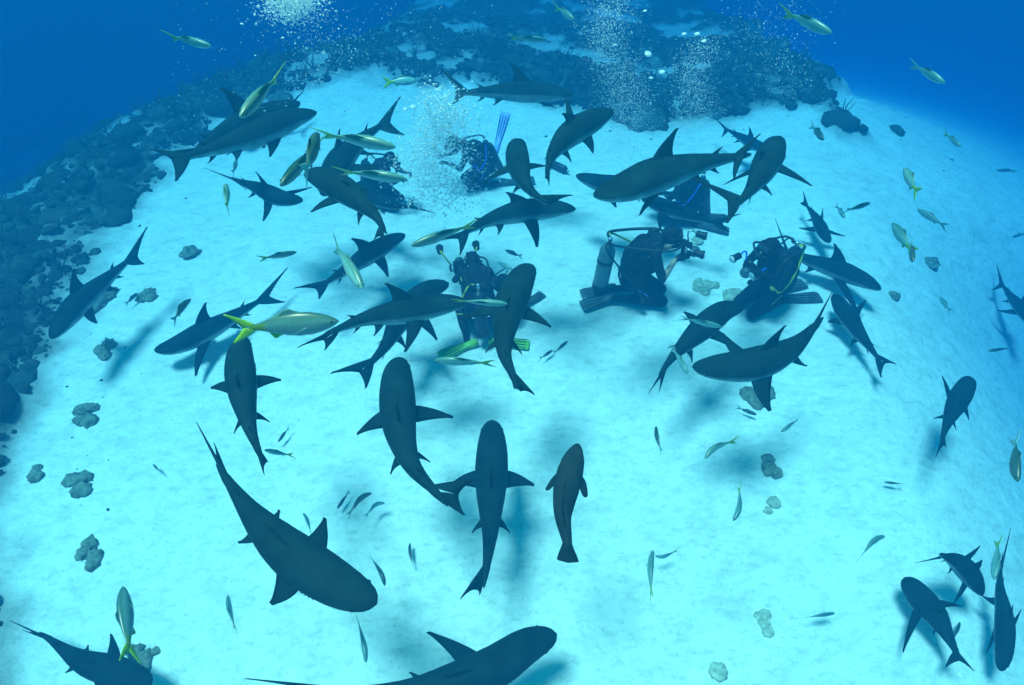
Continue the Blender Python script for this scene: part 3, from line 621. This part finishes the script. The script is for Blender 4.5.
    for s in (1, -1):
        rbox('pocket', (.07,s*.21,.50), (.12,.06,.15), M['vest'], R, .02)
        tube('shoulder_strap', [(che[0]+.10,s*.13,che[2]-.12),(che[0]+.13,s*.13,che[2]+.06),(nk[0]-.03,s*.125,nk[2]+.03),(nk[0]-.18,s*.12,nk[2]-.08)], .016, M['rubber'], R)
        tube('suit_piping', [(nk[0]-.06,s*.20,nk[2]-.02),(che[0]-.06,s*.185,che[2]),(.02,s*.17,.52),(.06,s*.19,.38),(.22,s*(legsplit+.08),.24)], .006, M[accent if s > 0 else 'pale'], R, 6)
    tube('weight_belt', [(.13,-.06,.46),(.02,-.165,.46),(-.13,0,.46),(.02,.165,.46),(.13,.06,.46)], .024, M['rubber'], R)
    for q_ in (-.09, .09): rbox('lead_weight', (-.10, q_, .46), (.05,.07,.05), M['metal'], R, .01)
    tube('inflator_hose', [top, top+V((.02,.12,.03)), V((nk[0]+.02,.18,nk[2]+.0)), V((che[0]+.20,.20,che[2]-.04))], .017, M['rubber'], R)
    rbox('inflator', (che[0]+.21,.20,che[2]-.08), (.04,.04,.10), M['rubber'], R, .01)
    mk = rbox('mask', (hd[0]+.095, 0, hd[2]+.028), (.05,.15,.075), M['rubber'], R, .018)
    for s in (1, -1): rbox('lens', (hd[0]+.119, s*.036, hd[2]+.03), (.008,.056,.045), M['glass'], mk, .003)
    tube('mask_strap', [(hd[0]+.085,-.073,hd[2]+.03),(hd[0],-.103,hd[2]+.03),(hd[0]-.105,0,hd[2]+.035),(hd[0],.103,hd[2]+.03),(hd[0]+.085,.073,hd[2]+.03)], .008, M['rubber'], mk, 6)
    return R
def camera_rig(label, R, at_, yaw, spread=.26, rise=.20, s=1.0, accent='metal'):
    """camera housing held by a diver, its two lamps on jointed arms"""
    m = Matrix.Translation(R.location) @ Matrix.Rotation(R.rotation_euler.z, 4, 'Z') @ Matrix.Scale(R.scale[0], 4); p = m@V(at_)
    E_ = empty('underwater_camera', p, R.rotation_euler.z+math.radians(yaw)); E_.scale = (R.scale[0]*s,)*3; tag(E_, label, 'camera', 'camera rigs held by the divers')
    h = rbox('housing', (0,0,0), (.13,.20,.15), M['vest'], E_, .02)
    lathe('dome_port', (.065,0,0), (1,0,0), [(0,.07),(.04,.075),(.06,.075),(.09,.06),(.11,.03),(.115,.001)], M['glass'], E_)
    lathe('shutter_button', (-.01,-.07,.075), (0,0,1), [(0,.014),(.02,.014),(.022,.01)], M['metal'], h, 10)
    for g in (1, -1):
        tube('grip', [(0,g*.13,-.07),(0,g*.145,0),(0,g*.13,.07)], .016, M['rubber'], E_)
        rbox('bracket', (0,g*.112,-.06), (.03,.045,.02), M['metal'], E_, .004)
        a = tube('arm', [(0,g*.14,.07),(-.02,g*(.16+spread*.4),.07+rise*.7),(.02,g*(.16+spread*.75),.07+rise),(.10,g*(.14+spread),.06+rise*.8)], .012, M[accent], E_)
        st = lathe('strobe', (.08,g*(.14+spread),.06+rise*.8), (1,0,-.15), [(0,.03),(.01,.044),(.09,.046),(.12,.056),(.135,.056),(.14,.04)], M['rubber'], E_)
        lathe('diffuser', V((.08,g*(.14+spread),.06+rise*.8))+V((1,0,-.15)).normalized()*.138, (1,0,-.15), [(0,.048),(.012,.048),(.018,.03)], M['white'], st)
    return E_

d1 = diver('kneeling diver with grey tank facing right and holding a camera, right of centre', (626,299), -6, sc=1.42, lean=.0, arms={1: ((.32,.27,.60),(.44,.11,.76)), -1: ((.32,-.27,.58),(.44,-.12,.74))}, head_drop=.04, bare=True, tank_pos=(-.33,.02,.16), legsplit=.11, fin_dir=(-1,-.42,.02), fin_spread=.04, fin_len=.32)
camera_rig('camera rig held by the kneeling diver with the grey tank', d1, (.56,0,.80), -10, spread=.06, rise=.10, s=.85)
d2 = diver('kneeling diver at right with yellow spare regulator and blue sleeves facing left', (768,303), 208, sc=1.36, arms={1: ((.30,.27,.60),(.42,.11,.74)), -1: ((.30,-.27,.58),(.42,-.12,.72))}, lean=.0, accent='yellow', tank_mat='tankd', tank_hang=False, fin_dir=(-1,.25,.0), legsplit=.12)
camera_rig('camera rig held by the diver at right with yellow regulator', d2, (.54,0,.76), 0, spread=.05, rise=.12, s=.85, accent='blue')
d3 = diver('diver hidden beneath the largest shark at upper right, dark suit', (688,222), 170, sc=1.15, lean=.05, accent='blue', tank_mat='tankd', tank_hang=False)
camera_rig('camera rig of the diver beneath the largest shark', d3, (.66,0,.66), 0, spread=.1, rise=.1)
d4 = diver('diver with bright yellow green fins kneeling with back to the viewer', (481,334), 100, sc=1.15, lean=.30, head_drop=.05, fin_mat='finyel', tank_hang=False, tank_mat='tankd', legsplit=.24, fin_dir=(-.35,0,.02), fin_spread=1.2)
camera_rig('camera rig with long bent arms at upper left of the yellow finned diver', d4, (.84,.16,.56), 0, spread=.12, rise=.22, accent='yellow')
d5 = diver('diver at upper centre leaning left with one blue fin raised behind', (488,184), 195, sc=1.15, lean=.22, accent='blue', tank_mat='tankd', tank_hang=False, fin_mat={1: 'fing', -1: 'pale'}, fin_dir={1: (-1,0,.1), -1: (-.45,-.50,.85)}, fin_len=.58, legs={-1: ((-.14,-.24,.36),(-.26,-.34,.52))})
d6 = diver('diver behind two yellow striped fish at upper left of centre', (378,203), -20, sc=1.1, lean=.05, accent='yellow', tank_mat='tankd', tank_hang=False)
d7 = diver('diver facing the yellow finned diver, half hidden behind the big dark shark', (513,310), 230, sc=.92, lean=.1, accent='yellow', tank_mat='tankd', tank_hang=False)

# spare pole on the sand near the blue finned diver
a = ground_pt((549,166)); c = ground_pt((568,176)); bt = empty('spare_tank', a+V((0,0,.10))); tag(bt, 'dark cylinder lying on sand right of the small shark near the blue fin', 'cylinder')
dv = (c-a); lathe('tank_body', (0,0,0), dv, [(0,.05),(.02,.075),(dv.length*.8,.075),(dv.length*.9,.05),(dv.length*.92,.02)], M['tankd'], bt); lathe('valve', dv.normalized()*(dv.length*.92), dv, [(0,.02),(.06,.02)], M['metal'], bt, 10)

# ------------------------------------------------------------------ rocks and coral lumps on the sand
def lump(seed, r, squash=.7, amp=.35, sub=3, fr_=1.6):
    bm = bmesh.new(); bmesh.ops.create_icosphere(bm, subdivisions=sub, radius=1); off = V((seed*7.3, seed*3.1, seed*1.7))
    for v in bm.verts:
        k = 1+amp*mnoise.fractal(v.co*fr_+off, .9, 2.1, 4); v.co = v.co*k*r; v.co.z *= squash
    me = bpy.data.meshes.new('lump'); bm.to_mesh(me); bm.free(); me.polygons.foreach_set('use_smooth', [True]*len(me.polygons)); return me
def rock(label, blobs, material='rock', name='rock_cluster', part='stone', squash=.75, cat='rock'):
    c = ground_pt((sum(q_[0] for q_ in blobs)/len(blobs), sum(q_[1] for q_ in blobs)/len(blobs)))
    def one(q_, par):
        g = ground_pt(q_[:2]); r = q_[2]*(g-CAMP).length/FPX; me = lump(random.random()*50, r, squash, .45 if material == 'rock' else .3, 3)
        o = link(part if par else name, me, M[material], par); o.rotation_euler.z = random.uniform(0, 6); o.location = (g-c if par else g)+V((0,0,r*.02)); return o
    if len(blobs) == 1: o = one(blobs[0], None)
    else:
        o = empty(name, c)
        for q_ in blobs: one(q_, o)
    tag(o, label, cat, 'rocks and coral lumps on the sand')
rock('round lump alone at upper left sand, near the short yellow fish', [(190,254,8)], name='rock')
rock('rock lump between the far left shark and the left facing shark', [(144,299,6),(150,294,6),(152,299,5)])
rock('pair of dark stones below the far left shark', [(103,350,6),(110,346,6),(106,356,5)])
rock('low patch of stones beside the far left sharks belly', [(96,305,9),(104,298,8),(110,294,6)])
rock('cluster of four small stones in a square at left', [(82,411,6),(91,409,6),(81,421,5),(90,422,7)])
rock('three lobed rock at lower left, smooth round lumps', [(74,481,7),(85,479,7),(82,491,7)])
rock('jagged rock with pale centre near the bottom left', [(91,547,7),(84,555,6),(96,557,6),(94,566,6)])
rock('rocks beside the green fish in the bottom left corner', [(137,655,7),(146,660,7),(143,668,6),(156,652,4)])
rock('small stone cluster at the left reef edge', [(37,478,6),(38,470,4)])
rock('pale coral heads in a cluster between the two kneeling divers', [(699,285,6),(708,286,6),(704,293,6),(714,286,5),(696,290,4)], 'rockl', 'coral_cluster', 'coral_head', cat='coral')
rock('pale lump in front of the knees of the diver at right', [(731,296,8),(736,294,6)], 'rockl', 'coral_cluster', 'coral_head', cat='coral')
rock('flat pale lump on the sand under the bait group', [(697,242,6)], 'rockl', 'coral_lump', cat='coral')
rock('greenish coral block under the big left facing shark', [(748,396,8),(764,394,9),(757,402,9)], 'rock', 'coral_block', 'coral_head', .9, cat='coral')
rock('two part rock in the shadow at the lower right', [(768,460,6),(768,470,7),(775,474,6)])
rock('half buried pale lump just under the two part rock', [(773,504,6),(768,511,4)], 'rockl')
rock('pale broken shell shape on bare sand near the bottom right', [(758,617,4),(765,615,5),(764,624,5),(767,633,5)], 'rockl', 'broken_conch', 'shell_piece', .5, cat='shell')
rock('flat round pale stone at the bottom edge right of centre', [(718,673,8)], 'rockl', 'flat_stone', squash=.3)
rock('small dark lump on the right sand below the small trio of fish', [(930,264,7)], 'rock', 'rock')
rock('tiny dark lump right of the right facing shark', [(893,297,5)], 'rock', 'rock')

# ------------------------------------------------------------------ reef growth
base = [lump(i*1.37+2, 1, .75, .32, 2, 1.6) for i in range(8)]
BV = []; BF = []
for m_ in base:
    co = np.empty(len(m_.vertices)*3); m_.vertices.foreach_get('co', co); BV.append(co.reshape(-1, 3)); BF.append(np.array([p.vertices[:] for p in m_.polygons]))
for m_ in base: bpy.data.meshes.remove(m_)
def scatter(name, n_, rmin, rmax, cond, label, extra_seed=0):
    r_ = np.random.default_rng(50+extra_seed); vs = []; fs = []; cs = []; off = 0; k = 0
    while k < n_:
        x = r_.uniform(-15, 12, 4000); y = r_.uniform(-1, 24, 4000); z, rf, s = terrain(x, y); ok = cond(x, y, rf, s, r_)
        for x_, y_, z_, rr in zip(x[ok], y[ok], z[ok], r_.random(ok.sum())):
            i = r_.integers(8); r = rmin+(rmax-rmin)*rr**3+(r_.uniform(.08, .24) if rr > .988 else 0); a = r_.uniform(0, 6.28); c, s_ = math.cos(a), math.sin(a)
            v = BV[i]*r*np.array([r_.uniform(.7, 1.3), r_.uniform(.7, 1.3), r_.uniform(.6, 1.4)])
            vs.append(np.stack([v[:,0]*c-v[:,1]*s_+x_, v[:,0]*s_+v[:,1]*c+y_, v[:,2]*.62+z_-r*.12], 1)); fs.append(BF[i]+off); off += len(v)
            t = r_.choice([.25,.45,.7,1.0,1.6], p=[.25,.3,.25,.14,.06])*(.6+1.6*max(0, mnoise.noise(V((x_*.9, y_*.9, 1)))+.2)); h = r_.uniform(-.015, .015)
            cs.append(np.tile([t*(.035+h*.6), t*.055, t*(.045-h*.5), 1], (len(v), 1))); k += 1
            if k >= n_: break
    vs = np.concatenate(vs); fs = np.concatenate(fs); cs = np.concatenate(cs).astype(np.float32)
    me = bpy.data.meshes.new(name); me.vertices.add(len(vs)); me.vertices.foreach_set('co', vs.astype(np.float32).ravel())
    me.loops.add(fs.size); me.loops.foreach_set('vertex_index', fs.ravel().astype(np.int32)); me.polygons.add(len(fs)); me.polygons.foreach_set('loop_start', np.arange(0, fs.size, 3, dtype=np.int32)); me.update(calc_edges=True)
    me.polygons.foreach_set('use_smooth', [True]*len(fs)); a = me.color_attributes.new('tone', 'FLOAT_COLOR', 'POINT'); a.data.foreach_set('color', cs.ravel())
    o = link(name, me, M['coral']); tag(o, label, 'coral', None, 'stuff')
scatter('reef_growth', 17000, .02, .15, lambda x,y,rf,s,r: (rf > .5+.45*r.random(len(x))) & (s < 7) & (r.random(len(x)) < np.exp(-np.maximum(s,0)*.18)), 'dense low coral and algae covered rubble along the reef edge')
scatter('rubble', 130, .01, .04, lambda x,y,rf,s,r: (rf < .3) & (s > -1.2) & ((x < -1)|(y > 13)) & (y > 4), 'scattered small rubble where the sand meets the reef', 1)
# sea fans and rods standing on the reef
lf = Loft(); r_ = random.Random(4); made = 0
while made < 260:
    x, y = r_.uniform(-12, 8.5), r_.uniform(2, 20); z, rf, s = terrain(np.array([x]), np.array([y]))
    if rf[0] < .7 or s[0] > 5: continue
    made += 1; p = V((x, y, z[0])); hgt = r_.uniform(.25, .6); tone = r_.choice([(.05,.06,.04),(.09,.10,.06),(.07,.05,.08)])
    for k in range(r_.randint(3, 6)):
        d = V((r_.uniform(-.5,.5), r_.uniform(-.5,.5), 1)).normalized(); e = p+d*hgt*r_.uniform(.6, 1); q1 = p.lerp(e, .5)+V((r_.uniform(-.04,.04), r_.uniform(-.04,.04), 0))
        lf.rings([[c_+V((math.cos(a)*w_, math.sin(a)*w_, 0)) for a in (0,1.57,3.14,4.71)] for c_, w_ in ((p,.016),(q1,.014),(e,.007))], [[tone]*4]*3)
o = link('sea_rods', mesh('sea_rods', lf.v, lf.f, True, lf.c), M['coral']); tag(o, 'thin branching sea rods standing all over the dark reef', 'coral', None, 'stuff')

# ------------------------------------------------------------------ bubbles
def ico(sub=1):
    bm = bmesh.new(); bmesh.ops.create_icosphere(bm, subdivisions=sub, radius=1); v = np.array([q_.co[:] for q_ in bm.verts]); f = np.array([[q_.index for q_ in p.verts] for p in bm.faces]); bm.free(); return v, f
IV, IF = ico(1)
def plume(label, n_, a, b_, ra, rb, rmin=.003, rmax=.012, seed=0, dens=1.0):
    """bubbles rising from a to b in a widening, wavering column"""
    r = np.random.default_rng(900+seed); t = r.random(n_)**dens; a = np.array(a); b_ = np.array(b_)
    w_ = ra+(rb-ra)*t; c = a+(b_-a)*t[:, None]+np.stack([r.normal(0, .42, n_)*w_, r.normal(0, .42, n_)*w_, r.normal(0, .2, n_)*w_], 1)
    c[:, 0] += .25*w_*np.sin(t*9+seed); rad = rmin+(rmax-rmin)*r.random(n_)**6
    sc = np.stack([rad*r.uniform(.9, 1.4, n_), rad*r.uniform(.9, 1.4, n_), rad*r.uniform(.6, 1, n_)], 1)
    vs = (IV[None]*sc[:, None]+c[:, None]).reshape(-1, 3); fs = (IF[None]+(np.arange(n_)*len(IV))[:, None, None]).reshape(-1, 3)
    me = bpy.data.meshes.new('bubbles'); me.vertices.add(len(vs)); me.vertices.foreach_set('co', vs.astype(np.float32).ravel())
    me.loops.add(fs.size); me.loops.foreach_set('vertex_index', fs.ravel().astype(np.int32)); me.polygons.add(len(fs)); me.polygons.foreach_set('loop_start', np.arange(0, fs.size, 3, dtype=np.int32)); me.update(calc_edges=True)
    me.polygons.foreach_set('use_smooth', [True]*len(fs)); o = link('bubble_plume', me, M['bubble']); tag(o, label, 'bubbles', None, 'stuff')
def seg_(p, d0, q_, d1): return at_dist(p, d0), at_dist(q_, d1)
a, c = seg_((432,200), 10.6, (440,95), 9.6); plume('dense bright bubble cloud rising left of the diver with the blue fin', 11000, a, c, .72, .5, .004, .021, 1)
a, c = seg_((335,110), 10.5, (292,-8), 8.6); plume('bubble column rising to the bright patch at the top left', 1300, a, c, .8, .5, .003, .012, 2, .7)
a, c = seg_((296,12), 8.2, (290,-20), 7.8); plume('bright white knot of bubbles at the top left edge', 3200, a, c, .30, .45, .005, .016, 3)
a, c = seg_((625,165), 11.5, (610,-10), 9.0); plume('tall bubble column right of top centre', 9000, a, c, .62, .36, .003, .009, 4)
a, c = seg_((690,130), 10.5, (700,40), 9.5); plume('small pale bubble column above the largest shark', 3400, a, c, .34, .36, .003, .009, 5)
a, c = seg_((775,90), 10.5, (765,-10), 9.0); plume('faint bubble column near the top edge at upper right', 1100, a, c, .55, .8, .003, .009, 6)
a, c = seg_((385,95), 11.5, (390,0), 10.0); plume('thin scatter of bubbles over the reef at top left of centre', 900, a, c, 1.2, 1.3, .003, .011, 7)
a, c = seg_((205,110), 10.5, (230,0), 9.0); plume('sparse specks of bubbles over the upper left reef', 220, a, c, 1.1, 1.1, .003, .008, 8)
a, c = seg_((470,185), 11.6, (480,150), 11.0); plume('bubble burst around the diver with the blue fin', 260, a, c, .55, .5, .004, .014, 9)
bm = bmesh.new(); bmesh.ops.create_icosphere(bm, subdivisions=3, radius=1)
for v in bm.verts: v.co.z = v.co.z*.55-(.18 if v.co.z < 0 else 0)*(1-v.co.x**2-v.co.y**2)*-1
big = bpy.data.meshes.new('bubble'); bm.to_mesh(big); bm.free(); big.polygons.foreach_set('use_smooth', [True]*len(big.polygons)); big.materials.append(M['bubble'])
BL = ['large air bubble topmost of the loose string beside the bright cloud','bright large air bubble at the right of a touching pair by the reef edge','smaller air bubble touching the left side of the brightest pair bubble',
 'air bubble between the pair and the bright cloud','air bubble upper right of the bright cloud, higher of two','small air bubble upper right of the bright cloud, lower of two','largest air bubble inside the bright cloud','small air bubble on the left flank of the largest one in the bright cloud','small air bubble just below the largest one in the bright cloud',
 'largest lone air bubble against dark water right of the tall column','second lone air bubble just below the largest lone one','small lone air bubble lowest of the three right of the tall column','left air bubble of the high row of three','middle air bubble of the high row of three','right lower air bubble of the high row of three','lone small air bubble near the top edge right of the tall column','single air bubble inside the tall column','lone tiny bright air bubble at upper left over blue water']
for x, y, r, d in [(437,90,4,10.3),(413,107,5,10.3),(405,109,3,10.3),(424,119,3,10.4),(446,97,3,10.2),(450,104,2.5,10.4),(433,138,4,10.5),(425,132,3,10.5),(435,145,3,10.6),(648,54,4.5,9.4),(662,72,4,9.5),(651,78,3,9.5),(684,34,3,9.2),(697,34,3.5,9.2),(704,41,3,9.2),(645,11,2.5,9),(615,45,3,9.4),(242,24,2,8.7)]:
    o = bpy.data.objects.new('air_bubble', big); COL.objects.link(o); o.location = at_dist((x, y), d); r = .75*r*d/FPX; o.scale = (r, r, r); o.rotation_euler = (random.uniform(-.3,.3), random.uniform(-.3,.3), 0)
    tag(o, BL.pop(0), 'bubble', 'large single bubbles')

# ------------------------------------------------------------------ the water itself
bm = bmesh.new(); bmesh.ops.create_cube(bm, size=1)
for v in bm.verts: v.co = V((v.co.x*1000, v.co.y*1000+9, (v.co.z+.5)*(8.3+28.5)-28.5))
me = bpy.data.meshes.new('haze'); bm.to_mesh(me); bm.free()
hm = bpy.data.materials.new('blue_water'); hm.use_nodes = True; n = hm.node_tree; n.nodes.clear()
pv = n.nodes.new('ShaderNodeVolumePrincipled'); ou = n.nodes.new('ShaderNodeOutputMaterial'); n.links.new(pv.outputs[0], ou.inputs['Volume'])
WDENS = .158
pv.inputs['Density'].default_value = WDENS; pv.inputs['Color'].default_value = (.001, .053, .142, 1); pv.inputs['Absorption Color'].default_value = (.0, .29, .68, 1)
pv.inputs['Anisotropy'].default_value = 0.0
o = link('haze', me, hm); tag(o, 'clear blue sea water filling the whole place', None, None, 'stuff')
for s_ in SHARKS: print('SHARK', s_)
